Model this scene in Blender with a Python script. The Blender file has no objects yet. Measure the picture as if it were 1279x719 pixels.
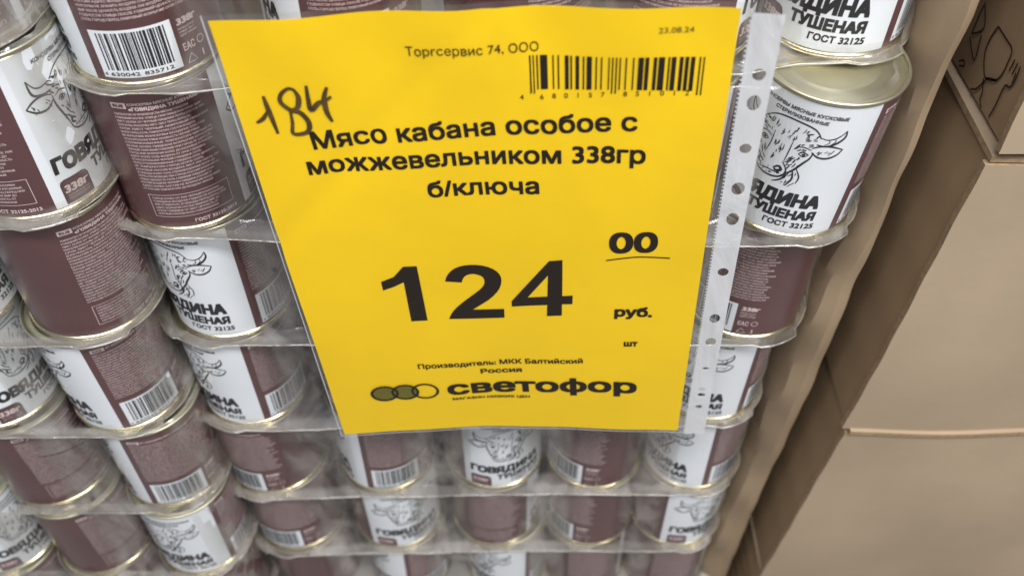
import bpy, bmesh, math, random
from mathutils import Vector, Matrix, Euler
random.seed(7)
R = math.radians
sc = bpy.context.scene
col = sc.collection

# ------------------------------------------------------------------ camera, light, exposure
CH = 0.90                                     # camera height above the floor
PITCH = R(47.85); FPX = 1160.0
cd = bpy.data.cameras.new('camera'); cam = bpy.data.objects.new('camera', cd); col.objects.link(cam)
cam.location = (0, 0, CH); cam.rotation_euler = (R(90) - PITCH, 0, 0)
cd.sensor_width = 36; cd.lens = FPX / 1279 * 36; cd.clip_start = 0.01; cd.clip_end = 50
cd.dof.use_dof = True; cd.dof.focus_distance = 0.47; cd.dof.aperture_fstop = 7.0
sc.camera = cam
W = bpy.data.worlds.new('World'); sc.world = W; W.use_nodes = True
W.node_tree.nodes['Background'].inputs[0].default_value = (0.80, 0.86, 1.0, 1)
W.node_tree.nodes['Background'].inputs[1].default_value = 0.27
sc.view_settings.view_transform = 'Standard'; sc.view_settings.look = 'None'
sc.view_settings.exposure = 0.0; sc.view_settings.gamma = 1.0
sc.view_settings.use_curve_mapping = False

def area(name, loc, target, sx, sy, power, colr):
    l = bpy.data.lights.new(name, 'AREA'); l.shape = 'RECTANGLE'; l.size = sx; l.size_y = sy
    l.energy = power; l.color = colr
    o = bpy.data.objects.new(name, l); col.objects.link(o); o.location = loc
    o.rotation_euler = (Vector(target) - Vector(loc)).to_track_quat('-Z', 'Y').to_euler()
    return o
area('ceiling_lamp', (0.0, -0.55, 2.25), (0.0, 0.38, 0.55), 1.9, 0.3, 50, (1.0, 0.98, 0.97))
area('ceiling_lamp', (0.9, -0.45, 2.1), (0.3, 0.38, 0.6), 0.5, 1.2, 27, (1.0, 0.96, 0.90))

# ------------------------------------------------------------------ helpers
def tag(o, label=None, cat=None, group=None, kind=None):
    if label: o['label'] = label
    if cat: o['category'] = cat
    if group: o['group'] = group
    if kind: o['kind'] = kind
    return o

def empty(name, loc=(0, 0, 0), rot=(0, 0, 0)):
    o = bpy.data.objects.new(name, None); col.objects.link(o)
    o.location = loc; o.rotation_euler = rot; o.empty_display_size = 0.02
    return o

class MB:
    def __init__(s): s.v = []; s.f = []; s.m = []
    def add(s, vs, fs, mat=0):
        b = len(s.v); s.v += [tuple(v) for v in vs]
        s.f += [tuple(b + i for i in f) for f in fs]; s.m += [mat] * len(fs)
    def rect(s, x0, y0, x1, y1, z=0.0, mat=0):
        s.add([(x0, y0, z), (x1, y0, z), (x1, y1, z), (x0, y1, z)], [(0, 1, 2, 3)], mat)
    def ribbon(s, pts, w, z=0.0, mat=0, smooth=True, taper=True):
        if smooth and len(pts) > 2:
            q = []
            P = [pts[0]] + list(pts) + [pts[-1]]
            for i in range(1, len(P) - 2):
                for k in range(4):
                    t = k / 4.0
                    q.append(tuple(0.5 * ((2 * P[i][a]) + (-P[i-1][a] + P[i+1][a]) * t + (2*P[i-1][a] - 5*P[i][a] + 4*P[i+1][a] - P[i+2][a]) * t*t
                             + (-P[i-1][a] + 3*P[i][a] - 3*P[i+1][a] + P[i+2][a]) * t**3) for a in (0, 1)))
            q.append(tuple(pts[-1])); pts = q
        n = len(pts); vs = []
        for i, p in enumerate(pts):
            a = pts[max(i-1, 0)]; b = pts[min(i+1, n-1)]
            dx, dy = b[0]-a[0], b[1]-a[1]; L = math.hypot(dx, dy) or 1
            t = i / max(n-1, 1)
            h = w / 2 * ((0.45 + 0.55 * math.sin(math.pi * min(max(t, .06), .94))) if taper else 1)
            vs += [(p[0] - dy/L*h, p[1] + dx/L*h, z), (p[0] + dy/L*h, p[1] - dx/L*h, z)]
        s.add(vs, [(2*i+1, 2*i+3, 2*i+2, 2*i) for i in range(n-1)], mat)
    def disc(s, x, y, rx, ry, z=0.0, mat=0, n=20, inner=0.0):
        if inner <= 0:
            s.add([(x + rx*math.cos(2*math.pi*i/n), y + ry*math.sin(2*math.pi*i/n), z) for i in range(n)], [tuple(range(n))], mat)
        else:
            vs = []
            for i in range(n):
                c, d = math.cos(2*math.pi*i/n), math.sin(2*math.pi*i/n)
                vs += [(x+rx*c, y+ry*d, z), (x+(rx-inner)*c, y+(ry-inner)*d, z)]
            s.add(vs, [(2*i, 2*((i+1) % n), 2*((i+1) % n)+1, 2*i+1) for i in range(n)], mat)
    def box(s, x0, y0, z0, x1, y1, z1, mat=0):
        s.add([(x0,y0,z0),(x1,y0,z0),(x1,y1,z0),(x0,y1,z0),(x0,y0,z1),(x1,y0,z1),(x1,y1,z1),(x0,y1,z1)],
              [(0,3,2,1),(4,5,6,7),(0,1,5,4),(1,2,6,5),(2,3,7,6),(3,0,4,7)], mat)
    def mesh(s, name, mats, fn=None, step=0, smooth=False):
        """bisect the flat art every `step` along x, then bend every vertex with fn"""
        me = bpy.data.meshes.new(name); me.from_pydata(s.v, [], s.f)
        for i, p in enumerate(me.polygons): p.material_index = s.m[i]
        bm = bmesh.new(); bm.from_mesh(me)
        if step:
            xs = [v[0] for v in s.v]; k = math.floor(min(xs)/step) + 1
            while k*step < max(xs):
                bmesh.ops.bisect_plane(bm, geom=bm.verts[:]+bm.edges[:]+bm.faces[:], dist=1e-7, plane_co=(k*step,0,0), plane_no=(1,0,0)); k += 1
        if fn:
            for v in bm.verts: v.co = fn(*v.co)
        bm.to_mesh(me); bm.free()
        for m in mats: me.materials.append(m)
        if smooth: me.shade_smooth()
        return me

def obj(name, me, parent=None):
    o = bpy.data.objects.new(name, me); col.objects.link(o); o.parent = parent
    return o

from mathutils.geometry import delaunay_2d_cdt
GC = {}
def _raw(body, res):
    f = bpy.data.curves.new('lettering', 'FONT'); f.body = body; f.resolution_u = res; f.fill_mode = 'NONE'
    o = bpy.data.objects.new('lettering', f); col.objects.link(o); me = o.to_mesh()
    vs = [v.co.xy.copy() for v in me.vertices]; es = [tuple(e.vertices) for e in me.edges]
    o.to_mesh_clear(); bpy.data.objects.remove(o); bpy.data.curves.remove(f)
    return vs, es
def glyph(ch, res):
    """triangulated outline of one character and its advance"""
    if (ch, res) in GC: return GC[ch, res]
    ref = min(v.x for v in _raw('I', res)[0])
    if ch == ' ':
        adv = min(v.x for v in _raw('.', res)[0]); two = max(v.x for v in _raw('I I', res)[0])-max(v.x for v in _raw('II', res)[0])
        GC[ch, res] = ([], [], two); return GC[ch, res]
    vs, es = _raw(ch, res); nv = len(vs)
    v2, e2 = _raw(ch+'I', res); adv = min(v.x for v in v2[nv:])-ref
    nxt = {}
    for a, b in es:
        if abs(a-b) == 1 and a < b: nxt[a] = b
        elif abs(a-b) == 1: nxt[b] = a
        else: nxt[max(a, b)] = min(a, b)
    E = list(nxt.items())
    out = delaunay_2d_cdt(vs, E, [], 0, 1e-6, False); V, F = out[0], out[2]
    keep = []
    for f in F:
        cx = sum(V[i].x for i in f)/len(f); cy = sum(V[i].y for i in f)/len(f); wn = 0
        for a, b in E:
            p, q = vs[a], vs[b]
            if p.y <= cy < q.y:
                if (q.x-p.x)*(cy-p.y)-(cx-p.x)*(q.y-p.y) > 0: wn += 1
            elif q.y <= cy < p.y:
                if (q.x-p.x)*(cy-p.y)-(cx-p.x)*(q.y-p.y) < 0: wn -= 1
        if wn: keep.append(tuple(f))
    used_ = sorted({i for f in keep for i in f}); mp = {o_: n_ for n_, o_ in enumerate(used_)}
    GC[ch, res] = ([(V[i].x, V[i].y) for i in used_], [tuple(mp[i] for i in f) for f in keep], adv)
    return GC[ch, res]
def layout(body, res, shear):
    vs, fs, x = [], [], 0.0
    for ch in body:
        gv, gf, adv = glyph(ch, res); b = len(vs)
        vs += [(px+x+shear*py, py) for px, py in gv]; fs += [tuple(b+i for i in f) for f in gf]; x += adv
    return vs, fs

def slab(name, fn, nx, ny, th, mats, parent, back):
    """sheet of real thickness: fn(i/nx, j/ny) is the face, `back` the unit offset to its other side"""
    F = [[Vector(fn(i/nx, j/ny)) for i in range(nx+1)] for j in range(ny+1)]
    B = [[p + Vector(back)*th for p in row] for row in F]
    n = (nx+1)*(ny+1); vs = [p for row in F for p in row] + [p for row in B for p in row]
    ix = lambda i, j: j*(nx+1)+i
    fs = []; ms = []
    for j in range(ny):
        for i in range(nx):
            q = (ix(i, j), ix(i+1, j), ix(i+1, j+1), ix(i, j+1)); fs += [q, tuple(n+k for k in reversed(q))]; ms += [0, 0]
    rim = [ix(i, 0) for i in range(nx)] + [ix(nx, j) for j in range(ny)] + [ix(i, ny) for i in range(nx, 0, -1)] + [ix(0, j) for j in range(ny, 0, -1)]
    for a, b in zip(rim, rim[1:]+rim[:1]): fs.append((b, a, n+a, n+b)); ms.append(len(mats)-1)
    me = bpy.data.meshes.new(name); me.from_pydata([tuple(v) for v in vs], [], fs)
    for i, p in enumerate(me.polygons): p.material_index = ms[i]
    for m in mats: me.materials.append(m)
    bm = bmesh.new(); bm.from_mesh(me); bmesh.ops.recalc_face_normals(bm, faces=bm.faces[:]); bm.to_mesh(me); bm.free()
    me.shade_smooth(); me.set_sharp_from_angle(angle=R(35))
    return obj(name, me, parent)

def text(mb, body, x, y, h, w=None, bold=0.0, shear=0.0, align='L', z=0.0, mat=0, res=3, rot=0.0, sx=1.0):
    """flat lettering: cap height h, baseline-left (or centre/right) at x,y, optional exact width w. Bold strokes are
    made of shifted layers a hair apart, so counters stay open"""
    vs_, fs = layout(body, res, shear); vs = [Vector(p) for p in vs_]
    if not vs: return
    k = h / (CAP + 2*bold)
    x0 = min(v.x for v in vs)-bold; x1 = max(v.x for v in vs)+bold
    kx = (w / (x1 - x0)) if w else k*sx
    ww = (x1-x0)*kx; off = {'L': 0, 'C': -ww/2, 'R': -ww}[align]
    c, s_ = math.cos(rot), math.sin(rot)
    if bold <= 0: sh = [(0, 0)]
    elif h < 1.6: sh = [(-bold, 0), (bold, 0)]
    elif bold < .03: sh = [(-bold, -bold), (bold, bold), (-bold, bold), (bold, -bold)]
    else: sh = [(bold*math.cos(math.pi*i/4), bold*math.sin(math.pi*i/4)) for i in range(8)] + [(0, 0), (bold, bold*.9), (-bold, bold*.9), (bold, -bold*.9), (-bold, -bold*.9)]
    for i, (dx, dy) in enumerate(sh):
        out = []
        for v in vs:
            a, b = (v.x-x0+dx)*kx + off, (v.y+bold+dy)*k
            out.append((x + a*c - b*s_, y + a*s_ + b*c, z + i*.006))
        mb.add(out, fs, mat)
CAP = .728

def at(u, v, Y):
    """point on the vertical plane y = Y that the photograph shows at pixel u, v"""
    x = (u-639.5)/FPX; y = (359.5-v)/FPX
    dy = y*math.sin(PITCH)+math.cos(PITCH); dz = y*math.cos(PITCH)-math.sin(PITCH)
    t = Y/dy
    return Vector((x*t, Y, CH+dz*t))

# ------------------------------------------------------------------ materials
def mat(name, base, rough=0.5, metal=0.0, var=0.0, scale=20.0, bump=0.0, bscale=200.0, coat=0.0, spec=0.5, detail=4, stretch=None, coat_rough=0.1):
    m = bpy.data.materials.new(name); m.use_nodes = True; nt = m.node_tree; N = nt.nodes; L = nt.links
    b = N['Principled BSDF']; b.inputs['Base Color'].default_value = (*base, 1)
    b.inputs['Roughness'].default_value = rough; b.inputs['Metallic'].default_value = metal
    b.inputs['Coat Weight'].default_value = coat; b.inputs['Coat Roughness'].default_value = coat_rough
    b.inputs['Specular IOR Level'].default_value = spec
    tc = N.new('ShaderNodeTexCoord'); mp = N.new('ShaderNodeMapping'); L.new(tc.outputs['Object'], mp.inputs[0])
    if stretch: mp.inputs['Scale'].default_value = stretch
    if var:
        n = N.new('ShaderNodeTexNoise'); n.inputs['Scale'].default_value = scale; n.inputs['Detail'].default_value = detail
        L.new(mp.outputs[0], n.inputs['Vector'])
        r = N.new('ShaderNodeMapRange'); r.inputs[1].default_value = 0.3; r.inputs[2].default_value = 0.7
        r.inputs[3].default_value = 1-var; r.inputs[4].default_value = 1+var; L.new(n.outputs[0], r.inputs[0])
        mx = N.new('ShaderNodeVectorMath'); mx.operation = 'SCALE'; mx.inputs[0].default_value = base
        L.new(r.outputs[0], mx.inputs['Scale']); L.new(mx.outputs[0], b.inputs['Base Color'])
    if bump:
        n2 = N.new('ShaderNodeTexNoise'); n2.inputs['Scale'].default_value = bscale; n2.inputs['Detail'].default_value = 5
        L.new(mp.outputs[0], n2.inputs['Vector'])
        bp = N.new('ShaderNodeBump'); bp.inputs['Strength'].default_value = bump; bp.inputs['Distance'].default_value = 0.001
        L.new(n2.outputs[0], bp.inputs['Height']); L.new(bp.outputs[0], b.inputs['Normal'])
    return m

def film_mat(name, tint, lo, hi, rough=0.28, gloss=0.4, grain=60.0, attr=True):
    """clear plastic film: mostly see-through, cloudy where it is creased or stands off"""
    m = bpy.data.materials.new(name); m.use_nodes = True; nt = m.node_tree; N = nt.nodes; L = nt.links
    N.remove(N['Principled BSDF']); out = N['Material Output']
    tr = N.new('ShaderNodeBsdfTransparent'); tr.inputs[0].default_value = (0.93, 0.93, 0.92, 1)
    df = N.new('ShaderNodeBsdfDiffuse'); df.inputs[0].default_value = (*tint, 1)
    tl = N.new('ShaderNodeBsdfTranslucent'); tl.inputs[0].default_value = (*tint, 1)
    gl = N.new('ShaderNodeBsdfGlossy'); gl.inputs['Roughness'].default_value = rough; gl.inputs[0].default_value = (.95, .95, .95, 1)
    m0 = N.new('ShaderNodeMixShader'); m0.inputs[0].default_value = 0.3; L.new(df.outputs[0], m0.inputs[1]); L.new(tl.outputs[0], m0.inputs[2])
    m1 = N.new('ShaderNodeMixShader'); m1.inputs[0].default_value = gloss; L.new(m0.outputs[0], m1.inputs[1]); L.new(gl.outputs[0], m1.inputs[2])
    tc = N.new('ShaderNodeTexCoord'); mp = N.new('ShaderNodeMapping'); mp.inputs['Scale'].default_value = (1, 1, 0.45)
    L.new(tc.outputs['Object'], mp.inputs[0])
    n = N.new('ShaderNodeTexNoise'); n.inputs['Scale'].default_value = grain; n.inputs['Detail'].default_value = 5; n.inputs['Distortion'].default_value = 1.2
    L.new(mp.outputs[0], n.inputs['Vector'])
    r = N.new('ShaderNodeMapRange'); r.inputs[1].default_value = 0.35; r.inputs[2].default_value = 0.68; r.inputs[3].default_value = lo; r.inputs[4].default_value = hi
    L.new(n.outputs[0], r.inputs[0]); fac = r.outputs[0]
    if attr:
        a = N.new('ShaderNodeAttribute'); a.attribute_name = 'cloud'
        mu = N.new('ShaderNodeMath'); mu.operation = 'MULTIPLY'; mu.use_clamp = True
        L.new(fac, mu.inputs[0]); L.new(a.outputs['Fac'], mu.inputs[1]); fac = mu.outputs[0]
    mix = N.new('ShaderNodeMixShader'); L.new(fac, mix.inputs[0]); L.new(tr.outputs[0], mix.inputs[1]); L.new(m1.outputs[0], mix.inputs[2])
    bp = N.new('ShaderNodeBump'); bp.inputs['Strength'].default_value = 0.8; bp.inputs['Distance'].default_value = 0.003
    L.new(n.outputs[0], bp.inputs['Height'])
    L.new(bp.outputs[0], gl.inputs['Normal']); L.new(bp.outputs[0], df.inputs['Normal'])
    L.new(mix.outputs[0], out.inputs['Surface'])
    return m

M = {
 'yellow': mat('yellow_paper', (0.82, 0.54, 0.004), 0.6, var=0.06, scale=10, bump=0.2, bscale=60, coat=0.35, coat_rough=0.2, spec=.3),
 'ink': mat('black_print', (0.014, 0.009, 0.006), 0.6, coat=0.08, coat_rough=0.3, spec=0.3),
 'pen': mat('marker_pen', (0.070, 0.040, 0.008), 0.6, var=0.5, scale=160),
 'olive': mat('olive_print', (0.13, 0.12, 0.012), 0.5, var=0.25, scale=40),
 'strip': None,
 'white': mat('white_label', (0.72, 0.76, 0.80), 0.34, var=0.025, scale=30, coat=0.25, coat_rough=0.25),
 'brown': mat('brown_label', (0.092, 0.040, 0.043), 0.36, var=0.08, scale=25, coat=0.5, coat_rough=0.3),
 'pale': mat('pale_label_print', (0.60, 0.49, 0.49), 0.45),
 'dark': mat('dark_label_print', (0.022, 0.022, 0.026), 0.4),
 'line': mat('sketch_ink', (0.024, 0.025, 0.030), 0.45),
 'tin': mat('gold_lacquered_tin', (0.73, 0.65, 0.42), 0.24, metal=1.0, var=0.06, scale=60, bump=0.03, bscale=400),
 'lid': mat('lid_tin', (0.55, 0.53, 0.40), 0.40, metal=0.95, var=0.08, scale=50),
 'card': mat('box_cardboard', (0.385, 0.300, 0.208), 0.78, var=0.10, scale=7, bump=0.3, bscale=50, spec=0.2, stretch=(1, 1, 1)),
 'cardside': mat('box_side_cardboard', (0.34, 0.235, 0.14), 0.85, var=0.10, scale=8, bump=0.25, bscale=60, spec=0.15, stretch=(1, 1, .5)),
 'kraft': mat('kraft_sheet_cardboard', (0.29, 0.215, 0.14), 0.8, var=0.14, scale=14, bump=0.9, bscale=38, spec=0.2, stretch=(1, 1, .35)),
 'edge': mat('cut_cardboard_edge', (0.30, 0.21, 0.12), 0.9, var=0.2, scale=300),
 'cardink': mat('box_print', (0.030, 0.013, 0.006), 0.7),
 'floor': mat('grey_concrete_floor', (0.25, 0.24, 0.23), 0.7, var=0.15, scale=6, bump=0.3, bscale=80),
 'film': film_mat('shrink_film', (0.62, 0.575, 0.52), 0.10, 0.46, grain=36.0, rough=0.17, gloss=0.5),
 'filmedge': film_mat('shrink_film_seam', (0.60, 0.56, 0.48), 0.40, 0.62, attr=False),
 'sleeve': film_mat('clear_sleeve_plastic', (0.80, 0.82, 0.84), 0.06, 0.16, rough=0.15, gloss=0.5, grain=40, attr=False),
}
M['strip'] = film_mat('frosted_binding_strip', (0.86, 0.89, 0.93), 0.88, 0.96, rough=0.3, gloss=0.2, grain=30, attr=False)

# ------------------------------------------------------------------ floor
mb = MB(); mb.rect(-3, -2, 3, 4, 0)
fl = obj('floor', mb.mesh('floor', [M['floor']])); tag(fl, kind='structure')

# ------------------------------------------------------------------ tin cans
RB, CHT = 0.0362, 0.0915                       # body radius, can height
RL = RB*1000 + 0.25                            # label radius in mm

def lathe(name, prof, m, n=64):
    mb = MB(); k = len(prof)
    vs = [(r*math.sin(2*math.pi*i/n), -r*math.cos(2*math.pi*i/n), z) for i in range(n) for r, z in prof]
    fs = [(i*k+j, ((i+1) % n)*k+j, ((i+1) % n)*k+j+1, i*k+j+1) for i in range(n) for j in range(k-1)]
    mb.add(vs, fs); return mb.mesh(name, [m], smooth=True)

def bend(u, z, off=0.0):
    a = u/RL; r = (RL + 0.09 + off)/1000
    return Vector((r*math.sin(a), -r*math.cos(a), z/1000))

body_me = lathe('can_body', [(RB-.001, .0026), (RB, .003), (RB, CHT-.003), (RB-.001, CHT-.0026)], M['tin'])
def rim_prof(z0, s):
    return [(RB-.0006, z0+s*.0030), (RB+.0006, z0+s*.0024), (RB+.0011, z0+s*.0018), (RB+.0014, z0+s*.0008), (RB+.0009, z0),
            (RB+.0001, z0+s*.0001), (RB-.0003, z0+s*.0008), (RB-.0007, z0+s*.0026)]
lid_in = [(RB-.0010, CHT-.0026), (RB-.0030, CHT-.0028), (RB-.0036, CHT-.0023), (RB-.0044, CHT-.0023), (RB-.0052, CHT-.0027),
          (RB-.012, CHT-.0026), (RB-.0128, CHT-.0022), (RB-.0137, CHT-.0026), (0.0001, CHT-.0025)]
top_me = lathe('lid', rim_prof(CHT, -1) + lid_in, M['lid'])
bot_me = lathe('bottom_rim', rim_prof(0, 1) + [(RB-.002, .004), (0.0001, .004)], M['tin'])

# wrap-around label: u in mm, 0 = middle of the bull panel; z in mm
WH0, WH1 = -34.0, 42.0
HALF = math.pi*RL
lm = MB()
def wrap(u0, u1, z0, z1, m):
    n = max(1, int((u1-u0)/2.5))
    for i in range(n):
        a, b = u0+(u1-u0)*i/n, u0+(u1-u0)*(i+1)/n
        va = [(u/RL, z) for u, z in ((a, z0), (b, z0), (b, z1), (a, z1))]
        lm.add([(RL/1000*math.sin(t), -RL/1000*math.cos(t), z/1000) for t, z in va], [(0, 1, 2, 3)], m)
wrap(WH0, WH1, 3.2, 88.4, 0)
wrap(WH1, HALF, 3.2, 88.4, 1); wrap(-HALF, WH0, 3.2, 88.4, 1)
label_me = lm.mesh('label', [M['white'], M['brown']], smooth=True)

# front lettering
def print_mesh(nm, rows, m='dark'):
    t = MB()
    for r_ in rows: text(t, *r_)
    return t.mesh(nm, [M[m]], lambda x, y, z: bend(x, y, z), 2.5)
head_me = print_mesh('heading_lettering', [('КОНСЕРВЫ МЯСНЫЕ КУСКОВЫЕ', 4, 81.0, 2.1, 44, 0.03, 0.1, 'C'), ('СТЕРИЛИЗОВАННЫЕ', 4, 77.4, 2.1, 27, 0.03, 0.1, 'C')])
title_me = print_mesh('title_lettering', [('ГОВЯДИНА', 0, 22.5, 9.6, 57, 0.065, 0.06, 'C', 0, 0, 4)])
sub_me = print_mesh('title_lettering', [('ТУШЕНАЯ', 29, 13.8, 6.8, 37, 0.06, 0.06, 'R', 0, 0, 4)])
gost_me = print_mesh('standard_lettering', [('ГОСТ 32125', 30, 8.0, 3.9, 27, 0.035, 0.05, 'R')])

# weight badge
t = MB()
pts = [(-28.5, 4), (-12.5, 4), (-12.5, 15.5), (-13.6, 17.6), (-15.5, 18.4), (-25.8, 18.4), (-27.8, 17.6), (-28.5, 15.8)]
t.add([(x, y, 0) for x, y in pts], [tuple(range(8))], 0)
text(t, '338г', -20.5, 10.4, 4.8, 13.5, 0.04, 0.1, 'C', z=.12, mat=1)
for k in range(2): text(t, 'МАССА НЕТТО, ДОПУСК', -20.5, 8.2-k*1.8, 1.0, 12, 0.0, 0, 'C', z=.12, mat=1, res=1)
badge_me = t.mesh('weight_badge', [M['brown'], M['pale']], lambda x, y, z: bend(x, y, 0.03 + z), 2.5)

# bull drawing
b = MB()
S = [
 ([(-13,70),(-8,74),(-2,75.6),(6,75.4),(12,74),(15,71.5),(16.5,69)], .55),
 ([(15.5,65.2),(20,64.9),(24.5,67.2),(27.4,71),(27.2,75)], .75), ([(16,69.8),(19.5,68.9),(23,70),(25.5,72.2),(27.2,75)], .45),
 ([(19,65.6),(21,67.2),(20.6,68.6)], .3), ([(22,66.4),(23.6,68),(23.4,69.6)], .3),
 ([(14,62.5),(18,64.6),(23,64.9),(28.6,63.4)], .65), ([(28.6,63.4),(26.6,59.8),(22.5,57.4),(18,57.6),(14.5,60)], .7),
 ([(8.8,57.2),(10.6,59),(13.6,58)], .5), ([(8.8,57.2),(11.2,56.2),(13.6,58)], .35), ([(6.5,60.5),(10,62),(14.2,61.2)], .4),
 ([(15.4,60),(14.6,56),(12.2,52),(9.4,47),(6.2,43),(4,40.6)], .7),
 ([(-11,45),(-9.4,40.4),(-4,38.2),(2,39),(5.2,41.6),(5.8,45.5),(3,49.5)], .6),
 ([(-.4,44.2),(2,46),(3.4,44.2),(1,42.8),(-.4,44.2)], .9), ([(-6.6,44.4),(-8.8,46),(-9.4,43.8),(-7.4,42.8)], .8),
 ([(-8.6,40.9),(-3,41.6),(3.4,41.8)], .4), ([(-3.2,41.4),(-3.2,43.6)], .3),
 ([(-14.6,62),(-14.4,57),(-12.4,50),(-11,45)], .65),
 ([(-12,58.4),(-10.2,59.8),(-7.8,58.4)], .5), ([(-12,58.4),(-10,57.2),(-7.8,58.4)], .35), ([(-13.2,61),(-10,62.4),(-6.4,61)], .4),
 ([(-14,69.8),(-18,68.9),(-21.4,70),(-24,74.6)], .45), ([(-14,65.2),(-19,65),(-23.4,67.2),(-24,74.6)], .75),
 ([(-14.6,62.8),(-19,64.6),(-24,64),(-28.4,61.2)], .65), ([(-28.4,61.2),(-24.4,57.8),(-19,57.2),(-15,60)], .7),
 ([(9,46),(10,41),(8,35.6)], .6), ([(6.6,43.4),(5,38.8),(1,35.6)], .6), ([(10.4,48),(13,43),(12.4,38.5)], .45),
 ([(-5.6,65),(-6,57),(-7.6,50)], .35), ([(4.6,64),(4,56),(3.4,50)], .35),
]
for p, w in S: b.ribbon(p, w*1.75)
b.disc(11.3, 57.5, .95, .75, .05); b.disc(-10, 58.5, .9, .75, .05)
rr = random.Random(3)
def hatch(n, x0, x1, y0, y1, ang, ln, w=.28):
    for _ in range(n):
        x, y = rr.uniform(x0, x1), rr.uniform(y0, y1); a = R(ang + rr.uniform(-22, 22)); l = ln*rr.uniform(.6, 1.3)
        b.ribbon([(x, y), (x+l*.5*math.cos(a)+.2, y+l*.5*math.sin(a)), (x+l*math.cos(a), y+l*math.sin(a))], w*rr.uniform(1.1, 2.2))
hatch(26, -9, 11, 66, 73, 250, 2.6); hatch(12, 10, 16, 64, 72, 210, 2.6, .4); hatch(12, -16, -11, 64, 71, 330, 2.6, .4)
hatch(9, 17, 26, 59.5, 63, 240, 2.2); hatch(8, -26, -17, 59, 62.5, 300, 2.2)
hatch(16, 5, 12, 47, 56, 235, 3.0, .35); hatch(12, -13, -8, 47, 56, 300, 3.0, .35); hatch(12, -4, 3, 50, 63, 262, 3.0, .3)
hatch(12, -9, 4, 39, 43, 200, 1.6); hatch(12, 6, 12, 37, 46, 250, 3.0, .35); hatch(8, 7, 12, 59, 64, 235, 2, .4)
bull_me = b.mesh('bull_drawing', [M['line']], lambda x, y, z: bend(x, y, z), 2.5)

# ingredient text blocks
WORDS = ('КОНСЕРВЫ МЯСНЫЕ КУСКОВЫЕ СТЕРИЛИЗОВАННЫЕ СОСТАВ ГОВЯДИНА ЖИР ГОВЯЖИЙ ЛУК СОЛЬ ПЕРЕЦ ЧЕРНЫЙ ЛАВРОВЫЙ ЛИСТ ХРАНИТЬ ПРИ ТЕМПЕРАТУРЕ ОТ ДО '
         'ОТНОСИТЕЛЬНАЯ ВЛАЖНОСТЬ ВОЗДУХА НЕ БОЛЕЕ ПИЩЕВАЯ ЦЕННОСТЬ БЕЛОК УГЛЕВОДЫ ИЗГОТОВИТЕЛЬ ГОРОД УЛИЦА РОССИЯ АДРЕС ПРОИЗВОДСТВА СРОК ГОДНОСТИ ПОСЛЕ ВСКРЫТИЯ').split()
def para(mb, x0, x1, ytop, ybot, lh, seed, ragged=0.0):
    q = random.Random(seed); y = ytop; chars = int((x1-x0)/(lh*0.46))
    while y > ybot:
        s = q.choice(WORDS)
        while True:
            nx = q.choice(WORDS)
            if len(s)+1+len(nx) > chars: break
            s += ' ' + nx
        text(mb, s, x0, y, lh*0.60, (x1-x0)*(1-q.random()*ragged), 0.026, 0, 'L', z=0, res=1)
        y -= lh
RX0, RX1 = -85.0, -40.0
t = MB()
t.rect(RX0, 80.5, RX0+7.5, 83.8, 0, 0); text(t, 'RUS', RX0+3.75, 81.3, 1.8, 5.2, 0.03, 0, 'C', z=.12, mat=1, res=2)
text(t, 'КОНСЕРВЫ МЯСНЫЕ КУСКОВЫЕ', RX0+8.3, 82.2, 1.5, 34, 0.02, 0, 'L')
text(t, '«ГОВЯДИНА ТУШЕНАЯ»', RX0+8.3, 79.3, 2.0, 34, 0.04, 0, 'L')
para(t, RX0, RX1, 76.6, 29, 2.15, 5, .22)
for (a, c, d, e) in ((RX0+1, 25.6, RX1-1, 25.9), (RX0+1, 10.5, RX1-1, 10.8), (RX0+1, 10.8, RX0+1.3, 25.6), (RX1-1.3, 10.8, RX1-1, 25.6)): t.rect(a, c, d, e)
para(t, RX0+3, RX1-3, 23.0, 12, 2.15, 9, .2)
text(t, 'ГОСТ 32125-2013', RX1, 5.6, 2.3, 24, 0.035, 0, 'R', res=2)
rus_me = t.mesh('ingredient_lettering', [M['pale'], M['brown']], lambda x, y, z: bend(x, y, z), 3.0)
KX0, KX1 = 46.5, 101.0
t = MB()
t.rect(KX0, 80.5, KX0+8, 83.6, 0, 0); text(t, 'KAZ', KX0+4, 81.2, 1.8, 5.2, 0.03, 0, 'C', z=.12, mat=1, res=2)
text(t, 'ЕТ КОНСЕРВІЛЕРІ, СТЕРИЛЬДЕНГЕН', KX0+9, 81.4, 1.7, 38, 0.03, 0, 'L', res=2)
para(t, KX0, KX1, 77.6, 33, 2.25, 15, .12)
kaz_me = t.mesh('nutrition_lettering', [M['pale'], M['brown']], lambda x, y, z: bend(x, y, z), 3.0)

# can bar code
t = MB(); BX0, BX1 = 47.0, 84.0
t.rect(BX0, 5.0, BX1, 30.0, 0, 0)
q = random.Random(11); x = BX0+3.2
while x < BX1-3.4:
    w = q.choice((.33, .33, .66, .66, .99, 1.3)); t.rect(x, 9.2, min(x+w, BX1-3), 28.6, .1, 1); x += w + q.choice((.33, .4, .66, .99))
text(t, '4', BX0+1.4, 6.1, 2.0, None, 0.01, 0, 'C', z=.12, mat=1)
text(t, '630042', BX0+10.5, 6.1, 2.0, 13.5, 0.01, 0, 'C', z=.12, mat=1)
text(t, '835712', BX0+26.0, 6.1, 2.0, 13.5, 0.01, 0, 'C', z=.12, mat=1)
code_me = t.mesh('bar_code', [M['white'], M['dark']], lambda x, y, z: bend(x, y, .02 + z), 2.5)

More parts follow.
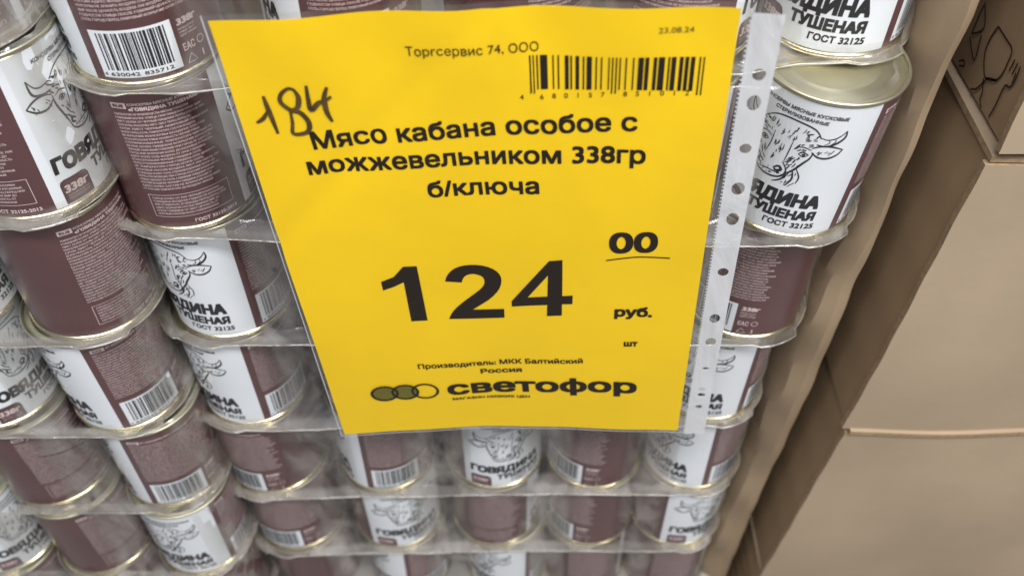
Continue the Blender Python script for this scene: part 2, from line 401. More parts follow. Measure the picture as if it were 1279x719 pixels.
# weight and conformity marks beside the bar code
t = MB()
text(t, '338г', 86.5, 25.2, 3.4, 11, 0.05, 0.1, 'L')
para(t, 86.5, 97, 22.8, 18.5, 1.7, 21, .2)
text(t, 'ЕАС', 86.5, 12.0, 3.8, 6.4, 0.02, 0, 'L')
t.ribbon([(86.8, 5.4), (89.4, 9.8), (92.0, 5.4), (86.8, 5.4)], .45, smooth=False, taper=False)
text(t, '1', 95.6, 5.4, 3.6, None, 0.04, 0, 'L')
t.disc(96.4, 14, 2.1, 2.1, 0, 0, 16, .4)
marks_me = t.mesh('conformity_marks', [M['pale']], lambda x, y, z: bend(x, y, z), 3.0)

PARTS = [('can_body', body_me, None), ('lid', top_me, None), ('bottom_rim', bot_me, None)]
PRINTS = [('heading_lettering', head_me), ('title_lettering', title_me), ('title_lettering', sub_me), ('standard_lettering', gost_me), ('weight_badge', badge_me), ('bull_drawing', bull_me), ('ingredient_lettering', rus_me),
          ('nutrition_lettering', kaz_me), ('bar_code', code_me), ('conformity_marks', marks_me)]
proto = empty('tin_can', (0, 0, -5))
for nm, me, _ in PARTS: obj(nm, me, proto)
lab_o = obj('label', label_me, proto)
for nm, me in PRINTS: obj(nm, me, lab_o)
used = [False]
def place_can(x, y, z, uc, label, group, lean=(0, 0)):
    if not used[0]: r = proto; used[0] = True
    else:
        r = proto.copy(); col.objects.link(r)
        for ch in proto.children:
            c = ch.copy(); col.objects.link(c); c.parent = r
            for g in ch.children:
                d = g.copy(); col.objects.link(d); d.parent = c
    th = math.atan2(-x, y)
    rot = th - uc/RL
    r.location = (x, y, z); r.rotation_euler = Euler((R(lean[0]), R(lean[1]), rot), 'XYZ')
    tag(r, label, 'can', group)
    return r

P = 0.0935
def zl(stack, k):                                # bottom of layer k (1 = topmost)
    z2 = {'C': -0.352, 'L': -0.322}[stack]
    return CH + z2 - (k-2)*P

WIDE = [.148, .066, -.013, -.096, -.180]
# layer -> list of (x, y, visible label coordinate at the middle of the can, label or None when the sheet hides it)
HID = 'brown and white stew can wholly behind the yellow price sheet'
GH = 'cans hidden behind the price sheet'
CEN = {
 1: [(.161,.420, 10,'white can above the bull can beside the kraft board, lettering ТУШЕНАЯ just over its rim'),
     (.083,.412, -62,'brown can peeking above the top right corner of the yellow sheet'),
     (.003,.412, -90,'brown can showing only a sliver above the middle of the yellow sheet'),
     (-.083,.405, 62,'can with bar code peeking above the top left corner of the yellow sheet'),
     (-.178,.397, 73,'topmost can with large sharp bar code 4 630042 above the RUS text can')],
 2: [(.152,.390, 10,'can with the sharp bull head drawing under an open gold lid beside the kraft board'),
     (.077,.390, 0,None), (-.002,.390, 60,None), (-.088,.392, -60,None),
     (-.180,.396, -59,'brown can with large RUS ingredient text touching the upper left edge of the sheet')],
 3: [(.147,.397, 84,'brown can with 338г and ЕАС marks right below the sharp bull can'),
     (.070,.397, 0,None), (-.010,.397, -60,None), (-.092,.397, 60,None),
     (-.178,.397, 36,'white can with half a bull and ИНА directly under the large RUS text can')],
 4: [(.139,.401, 13,'white can with ИНА below the 338г can, behind the lower end of the punched strip'),
     (.066,.401, -60,None), (-.014,.401, 0,None), (-.096,.399, 60,None),
     (-.183,.397, 45,'can half white half brown touching the lower left edge of the yellow sheet')],
 5: [(.140,.401, 25,'white bull can below the bottom right corner of the sheet, next to the kraft board'),
     (.064,.401, 90,'brown can with small bar code and 338г just under the sheet'),
     (-.013,.401, -9,'white can with ГОВЯДИНА under the middle of the sheet'),
     (-.099,.399, 62,'brown can with bar code under the lower left corner of the sheet'),
     (-.186,.397, 100,'plain brown can at the outer end of the row just below the sheet')],
 6: [(.140,.401, -30,'can with white panel reading ГО beside the kraft board in the second row below the sheet'),
     (.066,.401, 94,'brown can with small text patch in the second row below the sheet'),
     (-.014,.401, -62,'brown can covered in text in the second row below the sheet'),
     (-.098,.399, -6,'white can with whole bull head in the second row below the sheet'),
     (-.183,.397, 90,'brown can with 338г at the outer end of the second row below the sheet')],
 7: [(.140,.401, -80,'lowest can beside the kraft board, mostly cut off'),
     (.066,.401, -75,'lowest row can with brown text between the white one and the kraft board side can'),
     (-.006,.401, 24,'lowest row can with white panel and bull, cut by the frame'),
     (-.094,.399, 50,'lowest row can with a brown text block right of a white strip'),
     (-.180,.397, -100,'lowest row can with plain brown face at the outer end')],
}
LEF = {
 1: [(-.253,.372, -60,'brown can above the white 338г badge can in the top corner')],
 2: [(-.247,.372, -33,'white can with ГО and brown 338г badge below the cut off brown can'), (-.327,.372, -60, None)],
 3: [(-.250,.372, -78,'brown can with RUS text left of the white half bull can'), (-.332,.372, 0, None)],
 4: [(-.257,.372, 58,'can with bar code and white strip under the RUS can of the outer stack'), (-.342,.372, -14,'white can with smeared sketch beside the bar code can of the outer stack')],
 5: [(-.250,.369, 72,'can with bar code just below the other bar code can of the outer stack'), (-.336,.369, -66,'brown can with a dark crease over its text at the frame edge')],
 6: [(-.250,.362, 34,'white can with open gold lid and ИНА in the lower outer stack'), (-.329,.362, -70,'brown text can with gold lid between two white cans in the lower outer stack'), (-.407,.362, -4,'white bull can with frosted film over it at the frame edge')],
 7: [(-.252,.360, 92,'brown can under the open gold lid can in the lowest row'), (-.331,.360, -100,'plain brown can in the lowest row of the outer stack'), (-.409,.360, -60,'lowest row can in the bottom corner of the frame')],
}
front = {'C': CEN, 'L': LEF}
rj = random.Random(5)
for st, D in front.items():
    for k, cans in D.items():
        for (x, y, uc, lb) in cans:
            hid = lb is None
            g = GH if hid and st == 'C' else ('cans stacked in film-wrapped packs')
            l_ = lb or (HID if st == 'C' else ('can of the outer stack just outside the frame, beside the white 338г badge can' if k == 2 else 'can of the outer stack just outside the frame, beside the brown RUS text can'))
            lean = (rj.uniform(-.8, .8), rj.uniform(-1.0, 1.0))
            if st == 'L' and k == 3: lean = (1.0, -1.8)
            if st == 'C' and k == 2 and x > .15: lean = (0.3, 3.6)
            place_can(x, y, zl(st, k)+(.0022 if lean[1] > 3 else 0), uc, l_, g, lean)
# second row behind
for st, D in front.items():
    for k, cans in D.items():
        for i, (x, y, uc, lb) in enumerate(cans):
            place_can(x+rj.uniform(-.001, .001), y+.0775, zl(st, k), rj.choice((0, -60, 60, 100)), 'brown and white can in the dark second row behind the front cans', 'cans in the second row')

# ------------------------------------------------------------------ shrink film round each pack
def smooth(a, b_, x):
    t = min(max((x-a)/(b_-a), 0), 1); return t*t*(3-2*t)
def film_pack(stack, k, cans, left_open, bulge, label, specks=()):
    CLING = 40 if k < 5 else 28                  # the lower packs are wrapped more loosely
    z0 = zl(stack, k); cs = sorted((x, y) for x, y, _, _ in cans)
    r = RB + .0011
    path = []                                    # (concave point, hull point, cloud, clung?)
    x0, y0 = cs[0]; xn, yn = cs[-1]
    def arc(cx, cy, a, rad): return Vector((cx+rad*math.sin(R(a)), cy-rad*math.cos(R(a))))
    if not left_open:
        for j in range(7): 
            p = Vector((x0-r-.002, y0+.095-j*.0155)); path.append((p, p+Vector((-.003, 0)), 1.0, False))
        for a in range(-90, -CLING, 6):
            p = arc(x0, y0, a, r+.002*smooth(-CLING, -80, a)); path.append((p, arc(x0, y0, a, r+.004), smooth(-CLING, -62, a), False))
    for i, (cx, cy) in enumerate(cs):
        for a in range(-CLING, CLING+1, 8):
            p = arc(cx, cy, a, r); h = Vector((p.x, cy-r-.001)); 
            if i == 0 and a < 0 and not left_open: h = arc(cx, cy, a, r+.003)
            if i == len(cs)-1 and a > 0: h = arc(cx, cy, a, r+.003)
            path.append((p, h, 0.0, True))
        if i < len(cs)-1:
            nx, ny = cs[i+1]
            A = arc(cx, cy, CLING, r); B = arc(nx, ny, -CLING, r)
            for j in range(1, 8):
                t_ = j/8; p = A.lerp(B, t_); h = Vector((p.x, cy+(ny-cy)*t_-r-.001))
                p = p + Vector((0, -.0022*math.sin(math.pi*t_)))
                path.append((p, h, math.sin(math.pi*t_)**.6, False))
    for a in range(CLING+6, 91, 6):
        p = arc(xn, yn, a, r); path.append((p, arc(xn, yn, a, r+.002), smooth(CLING, 62, a), False))
    for j in range(1, 6):
        p = Vector((xn+r+.001, yn+j*.018)); path.append((p, p+Vector((.003, 0)), 1.0, False))
    hs = [(-.0006, -.004), (.0003, .0034), (.0016, .0038), (.004, .0022), (.0070, .0004), (.0095, .0), (.013, 0), (.018, 0), (.026, 0), (.038, 0), (.050, 0), (.062, 0), (.074, 0), (.083, 0), (.0895, -.0004), (.0917, -.0030)]
    n = len(path); vs = []; cl = []
    rn = random.Random(k*17+(stack == 'L')*5); ph = [rn.uniform(0, 6) for _ in range(6)]
    mid = sum((Vector(c) for c in cs), Vector((0, 0)))/len(cs)
    for (h, out) in hs:
        w = 1-smooth(.004, .030, h)
        for i, (p, hu, c, cg) in enumerate(path):
            q_ = p.lerp(hu, w)
            a_, b_ = path[max(i-1, 0)], path[min(i+1, n-1)]
            tn = (b_[0].lerp(b_[1], w) - a_[0].lerp(a_[1], w)); nrm = Vector((tn.y, -tn.x)); nrm = nrm/(nrm.length or 1)
            wr = 0 if cg and h > .008 else (.0012*math.sin(i*.9+h*160+ph[0])+.0006*math.sin(i*2.1-h*230+ph[1]))*(c*.8 if h > .008 else .15)
            bg = bulge*math.exp(-((h-.022)/.022)**2) if (not left_open and i < 22) else 0
            wave = .0005*math.sin(i*.22+ph[2])*(h < .003)
            q_ = q_ + nrm*(out+wr+bg*smooth(22, 10, i))
            if i > n-14: q_ = q_ - nrm*max(out, 0)*.75
            vs.append((q_.x, q_.y, z0+h+wave+.0004)); cl.append(max(c, (1-smooth(.002, .0098, h))*1.75 if cg else (1-smooth(.002, .024, h))*1.75))
    m_ = len(hs); mb = MB(); fs = []
    for j in range(m_-1):
        for i in range(n-1):
            clung = path[i][3] and path[i+1][3]
            if clung and hs[j][0] > .0090: continue
            fs.append((j*n+i, j*n+i+1, (j+1)*n+i+1, (j+1)*n+i))
    mb.add(vs, fs)
    me = mb.mesh('film', [M['film']], smooth=True)
    at_ = me.attributes.new('cloud', 'FLOAT', 'POINT')
    thick = 1.0+.10*max(k-3, 0)
    for i, v in enumerate(cl): at_.data[i].value = v*thick
    root = empty('shrink_film', (0, 0, 0))
    tag(root, label, 'plastic film', 'shrink films round the can packs')
    obj('film_skin', me, root)
    # welded seam bead along the lower edge
    mb = MB(); ring = 5; pv = []
    row = [Vector(vs[1*n+i]) for i in range(n)]
    for i, p in enumerate(row):
        tn = (row[min(i+1, n-1)]-row[max(i-1, 0)]).normalized(); nn = Vector((tn.y, -tn.x, 0)).normalized()
        rad = .00055*(1+.35*math.sin(i*.7+ph[3]))
        for s in range(ring):
            a = 2*math.pi*s/ring; pv.append(p + nn*rad*math.cos(a) + Vector((0, 0, rad*math.sin(a)-.0003)))
    mb.add(pv, [(i*ring+s, i*ring+(s+1) % ring, (i+1)*ring+(s+1) % ring, (i+1)*ring+s) for i in range(n-1) for s in range(ring)])
    obj('film_seam', mb.mesh('film_seam', [M['filmedge']], smooth=True), root)
    return root
ORD = ['topmost', 'second', 'third', 'fourth', 'fifth', 'sixth', 'lowest']
for k in CEN:
    film_pack('C', k, CEN[k], False, {1: .003, 2: .011, 3: .009, 4: .005}.get(k, .002), 'clear shrink film round the %s layer of cans behind and below the price sheet' % ORD[k-1])
for k in LEF:
    film_pack('L', k, LEF[k], True, 0, 'clear shrink film round the %s layer of the outer can stack' % ORD[k-1])
# ink specks printed on the film
for (u, v, Y, s) in ((685, 635, .364, .0011), (787, 650, .364, .0010), (790, 581, .364, .0007), (76, 508, .340, .0010), (176, 636, .335, .0007)):
    mb = MB(); mb.disc(0, 0, s, s*1.2, 0, 0, 9)
    p = at(u, v, Y); me = mb.mesh('ink_speck', [M['dark']], lambda x, y, z, p=p: Vector((p.x+x, p.y, p.z+y)))
    tag(obj('ink_speck', me), 'tiny black ink speck on the film ' + {685: 'below the brown 338г can', 787: 'above the lowest row near the kraft board', 790: 'beside the white bull can under the sheet corner', 76: 'of the smeared sketch can', 176: 'between two gold lids'}[u], 'speck', 'ink specks on the film')

# small smudged date stamps on the film beside the sheet, and one dark fold line
for (u, v, lb) in ((301, 190, 'small black date stamp smudge on the film over the large RUS text can'), (343, 337, 'small black date stamp smudge on the film over the ИНА can')):
    p = at(u, v, .352); mb = MB()
    for k_, (a, c, d, e) in enumerate(((-2, 1, 1, 2), (-1.6, -.4, 1.6, .6), (-.4, -1.8, .4, 1.9), (1, -1.4, 1.4, 1))): mb.ribbon([(a, c), (d, e)], .55, z=0, smooth=False)
    me = mb.mesh('date_stamp', [M['dark']], lambda x, y, z, p=p: Vector((p.x+x/1000, p.y, p.z+y/1000)))
    tag(obj('date_stamp', me), lb, 'ink stamp', 'ink stamps on the film')
mb = MB(); pts = [at(u, v, .3312) for u, v in ((38, 570), (60, 569), (84, 562), (106, 551))]
mb.ribbon([(p.x*1000, p.z*1000) for p in pts], .9)
tag(obj('film_fold', mb.mesh('film_fold', [M['dark']], lambda x, y, z: Vector((x/1000, .3312, y/1000)))), 'thin dark fold line in the film over the brown text can at the frame edge', 'film fold')

# ------------------------------------------------------------------ wooden boards under the stacks
for (x0, x1, y0, y1, top, lb) in ((-.222, .19, .37, .55, zl('C', 7)-.001, 'grey slip board under the wide middle can stack'), (-.46, -.224, .34, .55, zl('L', 7)-.001, 'grey slip board under the outer can stack')):
    mb = MB(); mb.box(x0, y0, .0, x1, y1, top)
    tag(obj('slip_board', mb.mesh('slip_board', [M['floor']])), lb, 'board')

# ------------------------------------------------------------------ price sheet in its punched sleeve
PW, PH = .210, .297
tilt = R(2.896)
ang_o = (-.1214, CH-.2035)                     # page top-left corner (x, z)
COLS = [0, .25, .5, .75, 1.0]
YT = [.3265, .3275, .3284, .3246, .3185]        # depth of the page along its top edge
YM = [.3265, .3285, .3289, .3259, .3217]
YB = [.3280, .3296, .3299, .3272, .3230]        # ... and along its bottom edge
def lagr(ys, s):
    s = min(max(s, -.05), 1.12)*4; i = min(max(int(s), 0), 3); t_ = s-i
    g = lambda j: ys[j] if 0 <= j <= 4 else (2*ys[0]-ys[1] if j < 0 else 2*ys[4]-ys[3])
    p0, p1, p2, p3 = g(i-1), g(i), g(i+1), g(i+2)
    return .5*(2*p1+(-p0+p2)*t_+(2*p0-5*p1+4*p2-p3)*t_*t_+(-p0+3*p1-3*p2+p3)*t_**3)
def page(x, y, off=0.0):
    """page millimetres (x right, y down) -> world"""
    s, t_ = x/210, y/297
    a = lagr(YT, s); m_ = lagr(YM, s); c = lagr(YB, s)
    Y = a*(1-t_)*(1-2*t_)+m_*4*t_*(1-t_)+c*t_*(2*t_-1)
    Y += .0014*math.exp(-((t_-.03)/.10)**2)*math.sin(s*19+2) + .0008*math.exp(-((s*.8+t_-.42)/.025)**2) - .0006*math.exp(-((s-t_*.5-.55)/.02)**2)*(t_ < .5)*(1-2*t_) + .0005*math.sin(s*9+t_*4)*math.sin(t_*7+1) + .00025*math.sin(s*23+t_*11)
    X = ang_o[0] + (x*math.cos(tilt) + y*math.sin(tilt))/1000
    Z = ang_o[1] + (x*math.sin(tilt) - y*math.cos(tilt))/1000
    return Vector((X, Y-off/1000, Z))
def pg(x, y, z): return page(x, -y, z)            # flat art uses y up = -page y

sheet = empty('price_sheet', page(105, 297))
tag(sheet, 'yellow price sheet reading 124 00 in a clear punched sleeve', 'price tag')
inv = Matrix.Translation(-sheet.location)
def on_sheet(name, mb, mats, step=6, off=0.0, parent=sheet, smooth=False):
    me = mb.mesh(name, mats, lambda x, y, z: page(x, -y, z+off)-sheet.location, step, smooth)
    return obj(name, me, parent)
nx_, ny_ = 42, 58
slab('paper', lambda a, b: page(210*a, 297*b) - sheet.location, nx_, ny_, .00012, [M['yellow']], sheet, (0, 1, 0))

# sleeve: back sheet a little larger than the paper, with edge welds
mb = MB(); sx0, sx1, sy0, sy1 = -2.5, 214, 2.5, -299.5
mb.add([(sx0+(sx1-sx0)*i/nx_, sy0+(sy1-sy0)*j/ny_, 0) for j in range(ny_+1) for i in range(nx_+1)],
       [(j*(nx_+1)+i, (j+1)*(nx_+1)+i, (j+1)*(nx_+1)+i+1, j*(nx_+1)+i+1) for j in range(ny_) for i in range(nx_)])
on_sheet('sleeve_back', mb, [M['sleeve']], 0, -.6, smooth=True)
mb = MB()
mb.rect(-2.6, -299.6, -2.1, 2.5); mb.rect(-2.6, -299.8, 214, -299.2); 
w_ = on_sheet('sleeve_weld', mb, [M['strip']], 6, -.3)
mb = MB(); y = 0.0
while y > -298:                                   # dashed weld seam beside the strip
    mb.rect(213.5, y-1.1, 214.2, y); y -= 2.3
on_sheet('weld_dash', mb, [M['strip']], 0, .1)

# ---- print on the sheet (page millimetres, y down)
ONE = [(45.1, 163.6), (45.1, 156.9), (52.2, 153.7), (58.0, 146.4), (65.0, 146.8), (65.5, 190.3), (56.6, 190.4), (56.8, 158.2), (51.1, 161.3)]
TWO = [(78.4, 159.4), (79.8, 154.8), (83.2, 150.3), (87.8, 147.8), (94.2, 146.9), (100.4, 147.9), (105.3, 150.8), (107.9, 155.2), (108.0, 160.5), (106.2, 166.3), (101.9, 172.5), (97.0, 176.9), (91.1, 181.9), (108.1, 181.7), (107.9, 189.0), (77.6, 189.5), (78.7, 186.2), (81.4, 181.4), (86.6, 175.5), (93.1, 169.1), (97.3, 164.7), (99.2, 160.9), (99.0, 156.7), (96.8, 154.5), (93.0, 153.5), (89.5, 154.9), (87.7, 157.7), (87.1, 160.3)]
FOUR = [(112.6, 175.3), (133.1, 144.4), (139.9, 143.5), (139.5, 171.1), (145.0, 170.4), (144.9, 177.2), (139.3, 177.6), (139.1, 187.0), (131.1, 187.7), (131.5, 178.5), (112.4, 179.8)]
HOLE = [(121.1, 172.6), (131.7, 171.7), (132.4, 155.0)]
def filled(mb, loops, z=0.0, mat_=0):
    """polygon with holes -> triangles, by a filled 2D curve"""
    cu = bpy.data.curves.new('outline', 'CURVE'); cu.dimensions = '2D'; cu.fill_mode = 'BOTH'
    for lp in loops:
        sp = cu.splines.new('POLY'); sp.points.add(len(lp)-1); sp.use_cyclic_u = True
        for i, (x, y) in enumerate(lp): sp.points[i].co = (x, y, 0, 1)
    o = bpy.data.objects.new('outline', cu); col.objects.link(o); me = o.to_mesh()
    mb.add([(v.co.x, v.co.y, z) for v in me.vertices], [tuple(p.vertices) for p in me.polygons], mat_)
    o.to_mesh_clear(); bpy.data.objects.remove(o); bpy.data.curves.remove(cu)
neg = lambda L: [(x, -y) for x, y in L]
OFF = .32
def line(name, body, x0, y0, x1, y1, h, bold, shear=0, m='ink', res=5):
    mb = MB(); rot = math.atan2(-(y1-y0), x1-x0)
    text(mb, body, x0, -y0, h, math.hypot(x1-x0, y1-y0), bold, shear, 'L', rot=rot, res=res)
    return on_sheet(name, mb, [M[m]], 5, OFF)
mb = MB(); filled(mb, [neg(ONE)]); on_sheet('price_digit', mb, [M['ink']], 5, OFF)
def soft(L, keep):
    out = []
    n = len(L)
    for i in range(n):
        if i in keep or (i+1) % n in keep and i in keep: out.append(L[i]); continue
        a, b_, c = L[i-1], L[i], L[(i+1) % n]
        out += [((a[0]+3*b_[0])/4, (a[1]+3*b_[1])/4), ((c[0]+3*b_[0])/4, (c[1]+3*b_[1])/4)]
    return out
mb = MB(); filled(mb, [neg(soft(TWO, {0, 12, 13, 14, 15, 27}))]); on_sheet('price_digit', mb, [M['ink']], 5, OFF)
mb = MB(); filled(mb, [neg(FOUR), neg(HOLE)]); on_sheet('price_digit', mb, [M['ink']], 5, OFF)
line('kopeck_digits', '00', 163.3, 137.8, 187.2, 137.0, 15.4, .026, .02)
mb = MB(); mb.ribbon([(161.9, -143.0), (170, -141.4), (179, -140.4), (193.7, -141.4)], .75, taper=False); on_sheet('underline', mb, [M['ink']], 5, OFF)
line('product_name', 'Мясо кабана особое с', 28.9, 66.6, 173.5, 60.8, 10.2, .022)
line('product_name', 'можжевельником 338гр', 23.7, 81.2, 177.9, 79.2, 10.4, .022)
line('product_name', 'б/ключа', 77.0, 99.4, 129.6, 98.3, 10.4, .022)
line('company_line', 'Торгсервис 74, ООО', 76.7, 20.5, 131.5, 20.5, 4.4, 0.0)
line('date_print', '23.08.24', 179.3, 11.0, 193.3, 10.9, 2.6, 0.0, m='olive')
line('currency_word', 'руб.', 167.4, 187.6, 187.5, 187.8, 8.0, .04)
line('unit_word', 'шт', 173.6, 213.7, 181.2, 213.3, 5.2, .04)
line('producer_line', 'Производитель: МКК Балтийский', 55.1, 233.6, 150.8, 229.9, 4.6, .025)
line('producer_line', 'Россия', 91.2, 240.3, 115.4, 239.4, 4.6, .03)
line('shop_name', 'светофор', 70.0, 260.6, 182.7, 257.4, 14.0, .036)
line('shop_motto', 'МАГАЗИН НИЗКИХ ЦЕН', 72.1, 266.0, 119.0, 265.2, 2.4, .03)
for i, x in enumerate((32.0, 44.4, 56.4)):
    mb = MB()
    if i < 2: mb.disc(x, -255.2, 7.4, 6.8, 0, 1, 30)
    mb.disc(x, -255.2, 8.4, 7.6, .12+.05*(2-i), 0, 36, 1.5)
    on_sheet('logo_ring', mb, [M['ink'], M['olive']], 4, OFF+.05*(3-i))
BARS = [(100,110),(122,130),(145,154),(168,213),(245,253),(277,286),(322,345),(356,366),(388,410),(433,442),(457,488),(512,520),(544,552),(590,597),
        (612,620),(635,643),(658,666),(695,703),(740,748),(773,805),(815,838),(866,886),(897,934),(955,965),(975,1003),(1024,1046),(1058,1080),(1092,1117),(1143,1152),(1167,1175)]
cu = lambda p: 127.4 + (p-100)*.0664
for i, (a, b_) in enumerate(BARS):
    mb = MB(); lo = 40.8 if i in (0, 1, 14, 15, 28, 29) else 38.8
    mb.rect(cu(a), -lo, cu(b_), -22.4); on_sheet('bar', mb, [M['ink']], 5, OFF)
for ch, x in zip('4680157851012', (123.6, 132.2, 137.4, 142.5, 147.6, 152.8, 158, 167.4, 172.5, 177.6, 182.7, 187.8, 193)):
    mb = MB(); text(mb, ch, x, -44.2+(x-123)*.045, 2.6, None, 0, 0, 'C'); on_sheet('bar_code_digit', mb, [M['ink']], 0, OFF)
HAND = [[(13.3,36.3),(13.6,41.3),(14.2,47.7),(15.0,56.4)], [(13.1,44.4),(10.4,48.0),(7.0,50.1)],
 [(27.5,33.5),(24.9,32.6),(21.2,35.5),(20.1,39.6),(23.2,43.7),(27.2,45.5),(29.7,50.3),(29.3,54.7),(26.9,56.8),(21.8,56.7),(22.7,50.9),(23.2,44.7)],
 [(27.3,33.5),(28.3,37.4),(26.8,42.6),(23.6,44.0)], [(32.9,31.6),(32.3,38.2),(32.3,44.5),(36.0,41.1),(38.7,40.3),(42.2,38.2)], [(41.3,33.2),(39.1,38.7),(38.8,46.2),(40.2,51.4)]]
mb = MB()
for i, s in enumerate(HAND): mb.ribbon(neg(s), 2.35 if i != 1 else 1.9, z=i*.03, taper=True)
on_sheet('handwritten_number', mb, [M['pen']], 0, OFF+.1)
# punched strip
HOL = [(29.6, 2.7, 2.9), (43.9, 2.9, 3.9), (69.0, 2.6, 2.7), (93.1, 3.0, 3.8), (112.8, 2.9, 4.0), (150.2, 2.7, 2.8), (187.1, 2.8, 3.6), (207.2, 2.9, 3.3), (231.6, 2.2, .9), (252.0, 2.2, 1.6), (257.6, 2.2, 1.4), (270.2, 2.4, 1.7)]
def oval(x, y, rx, ry, n=20): return [(x+rx*math.cos(2*math.pi*i/n)*(1+.04*math.sin(i*2.3)), y+ry*math.sin(2*math.pi*i/n)) for i in range(n)]
mb = MB(); ed = [(214.2, -1.2-i*(298/40)) for i in range(41)] + [(226.4, -299.4+i*(298.2/40)) for i in range(41)]
filled(mb, [ed] + [oval(220.7, -y, rx, ry) for y, rx, ry in HOL])
st = on_sheet('punched_strip', mb, [M['strip']], 3, 0.3)

# ------------------------------------------------------------------ kraft board beside the cans: folded, wavy, standing on the floor
OUT = [(1228, 0), (1195, 83), (1178, 105), (1148, 181), (1115, 260), (1109, 275), (1089, 322), (1066, 365), (1039, 435), (1000, 520), (981, 558), (952, 617), (909, 719)]
INN = [(1172, 0), (1148, 65), (1120, 145), (1083, 260), (1070, 284), (1040, 325), (1008, 388), (976, 470), (957, 520), (935, 575), (905, 640), (868, 719)]
def curve_of(pts, Y):
    L = sorted(((at(u, v, Y).z, at(u, v, Y).x) for u, v in pts))
    def f(z):
        if z <= L[0][0]: return L[0][1]
        acc = 0
        for d in (-.04, -.025, -.012, 0, .012, .025, .04):
            zz = min(max(z+d, L[0][0]), L[-1][0])
            for (z0, x0), (z1, x1) in zip(L, L[1:]):
                if zz <= z1: acc += x0+(x1-x0)*(zz-z0)/(z1-z0); break
        return acc/7
    return f
YO = .385
fo, fi = curve_of(OUT, YO), curve_of(INN, YO+.004)
sect = lambda z: [(fi(z)-.013+.002*math.sin(z*31), .56), (fi(z)-.009+.002*math.sin(z*31), .47), (fi(z)-.004, .415), (fi(z)+.0016*math.sin(z*53)*math.sin(z*23), YO+.006), (fi(z)+.003, YO+.001),
                  (fi(z)*.5+fo(z)*.5, YO-.004+.0024*math.sin(z*39+1)*math.sin(z*17)), (fo(z)-.003, YO-.001), (fo(z), YO+.004), (fo(z)-.0005, YO+.02), (fo(z)+.0015, .46), (fo(z)+.002, .56)]
mb = MB(); NZ = 110; vs = []; fs = []
for j in range(NZ+1):
    z = .002 + (.80-.002)*j/NZ
    for (x, y) in sect(z):
        vs.append((x+.0006*math.sin(z*120+y*90)*math.sin(z*31), y+.0010*math.sin(z*83+x*60), z))
n = 11
fs = [(j*n+i, j*n+i+1, (j+1)*n+i+1, (j+1)*n+i) for j in range(NZ) for i in range(n-1)]
mb.add(vs, fs)
kb = empty('kraft_board', (.2, .38, 0)); tag(kb, 'crumpled folded kraft board standing upright between the can stack and the tan boxes', 'cardboard sheet')
me = mb.mesh('board_panel', [M['kraft']], lambda x, y, z: Vector((x-.2, y-.38, z)), smooth=True); me.set_sharp_from_angle(angle=R(28))
o = obj('board_panel', me, kb)

# ------------------------------------------------------------------ stacked tan cardboard boxes
DC = .36
def box(name, zb, zt, xl_b, xl_t, yf_b, yf_t, label, lip=0.0, edge_dent=0, flap=True):
    """front panel (wavy left edge with a cut corrugated edge), side panel, top flap lip"""
    t_ = .0045; W_ = .42; DEP = .38
    root = empty('cardboard_box', (xl_b, yf_b, zb)); tag(root, label, 'box', 'cardboard boxes stacked beside the cans')
    rn = random.Random(int(zb*1000)); NX, NZ = 26, 26
    p1, p2, p3 = rn.uniform(0, 6), rn.uniform(0, 6), rn.uniform(0, 6)
    def F(s, q, d=0):
        z = zb+(zt-zb)*q
        xl = xl_b+(xl_t-xl_b)*q + .0005*math.sin(q*7+p1)+.0003*math.sin(q*31+p2)
        x = xl+(W_)*s
        bul = .004*math.sin(math.pi*min(max(q, 0), 1))*math.sin(math.pi*min(s*1.4, 1)) 
        y = yf_b+(yf_t-yf_b)*q - bul + .0014*math.sin(s*17+q*6+p3) + d
        return Vector((x, y, z)) - root.location
    def panel(nm, fn, m, NXX=NX, NZZ=NZ, th=t_, back=(0, 1, 0)):
        return slab(nm, fn, NXX, NZZ, th, [M[m], M['edge']], root, back)
    panel('front_panel', lambda s, q: F(s, q), 'card')
    def Sd(s, q):
        a = F(0, q); return Vector((a.x+.004+.0004*math.sin(s*8+q*5+p2), a.y+.006+DEP*s, a.z-.0008))
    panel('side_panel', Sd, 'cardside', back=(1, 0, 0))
    def Tp(s, q):
        a = F(s, .9985); return Vector((a.x+.002, a.y+.001+.16*q - lip*(1-q), a.z + .0015 + .002*math.sin(s*7+p1)*q))
    panel('top_flap', Tp, 'card', 20, 6, .004, (0, 0, 1))
    def Bk(s, q):
        a = F(s, q); return Vector((a.x, a.y+DEP, a.z))
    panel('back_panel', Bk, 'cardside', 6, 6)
    return root
zA = at(1235, 200, DC).z; zB = at(1050, 540, DC).z
xa = at(1235, 200, DC).x; xb = at(1050, 540, DC).x
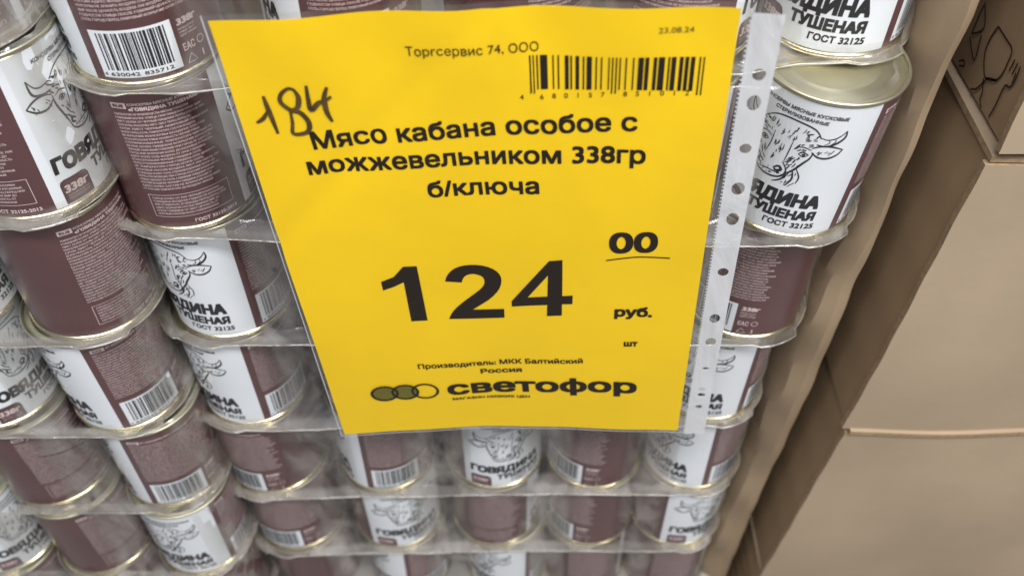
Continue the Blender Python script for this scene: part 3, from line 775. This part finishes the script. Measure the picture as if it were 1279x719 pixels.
xc = at(955, 719, DC).x; zC = zB-.235
box('lower', zC, zB-.001, xb-.012, xb+.003, DC, DC-.001, 'lowest visible tan box, its top lip showing as a pale line', lip=.003)
box('middle', zB+.0035, zA-.0045, xb, xa, DC, DC, 'large blank tan box in the middle of the box stack')
up = box('upper', zA+.005, zA+.25, xa+.002, xa+.003, DC, DC, 'upper tan box with wine glass and fork print on its shaded side')
zD = zC-.004
box('base', .002, zD, xb-.016, xb-.010, DC, DC, 'bottom tan box under the other boxes, cut off by the frame')

# printed signs on the shaded side of the upper box: glass, fork, arrow marks
YS0 = .40
def on_side(pts_px):
    out = []
    xs = xa+.002+.0026
    for (u, v) in pts_px:
        x = (u-639.5)/FPX; y = (359.5-v)/FPX
        t_ = xs/x
        out.append(((y*math.sin(PITCH)+math.cos(PITCH))*t_, CH+(y*math.cos(PITCH)-math.sin(PITCH))*t_))
    return out
def px5(L): return [(1150+x/4.496, y/4.496) for x, y in L]
SIGN = {'glass_print': [[(435,150),(395,210),(362,290),(355,380),(365,440),(420,450),(455,420),(490,350),(512,280),(480,220),(435,150)], [(280,500),(310,500),(350,465),(375,440),(425,455)], [(352,440),(345,520),(332,560),(340,605)]],
        'fork_print': [[(380,660),(420,590),(470,485),(495,490),(520,470),(560,375)], [(530,335),(495,400)], [(545,355),(512,420)], [(512,470),(535,410)]],
        'arrow_print': [[(360,15),(355,160),(285,190)], [(275,210),(300,340),(340,200)], [(215,370),(245,370),(240,340),(215,345)], [(355,30),(320,110),(290,180)]]}
for nm, L in SIGN.items():
    mb = MB()
    for s in L:
        yz = on_side(px5(s)); mb.ribbon([(p[0]*1000, p[1]*1000) for p in yz], 1.2, taper=False)
    me = mb.mesh(nm, [M['cardink']], None)
    bm = bmesh.new(); bm.from_mesh(me)
    for v in bm.verts: v.co = Vector((0, v.co.x/1000, v.co.y/1000))
    bm.to_mesh(me); bm.free()
    me.transform(Matrix.Translation(Vector((xa+.002+.0026, 0, 0))-up.location))
    obj(nm, me, up)
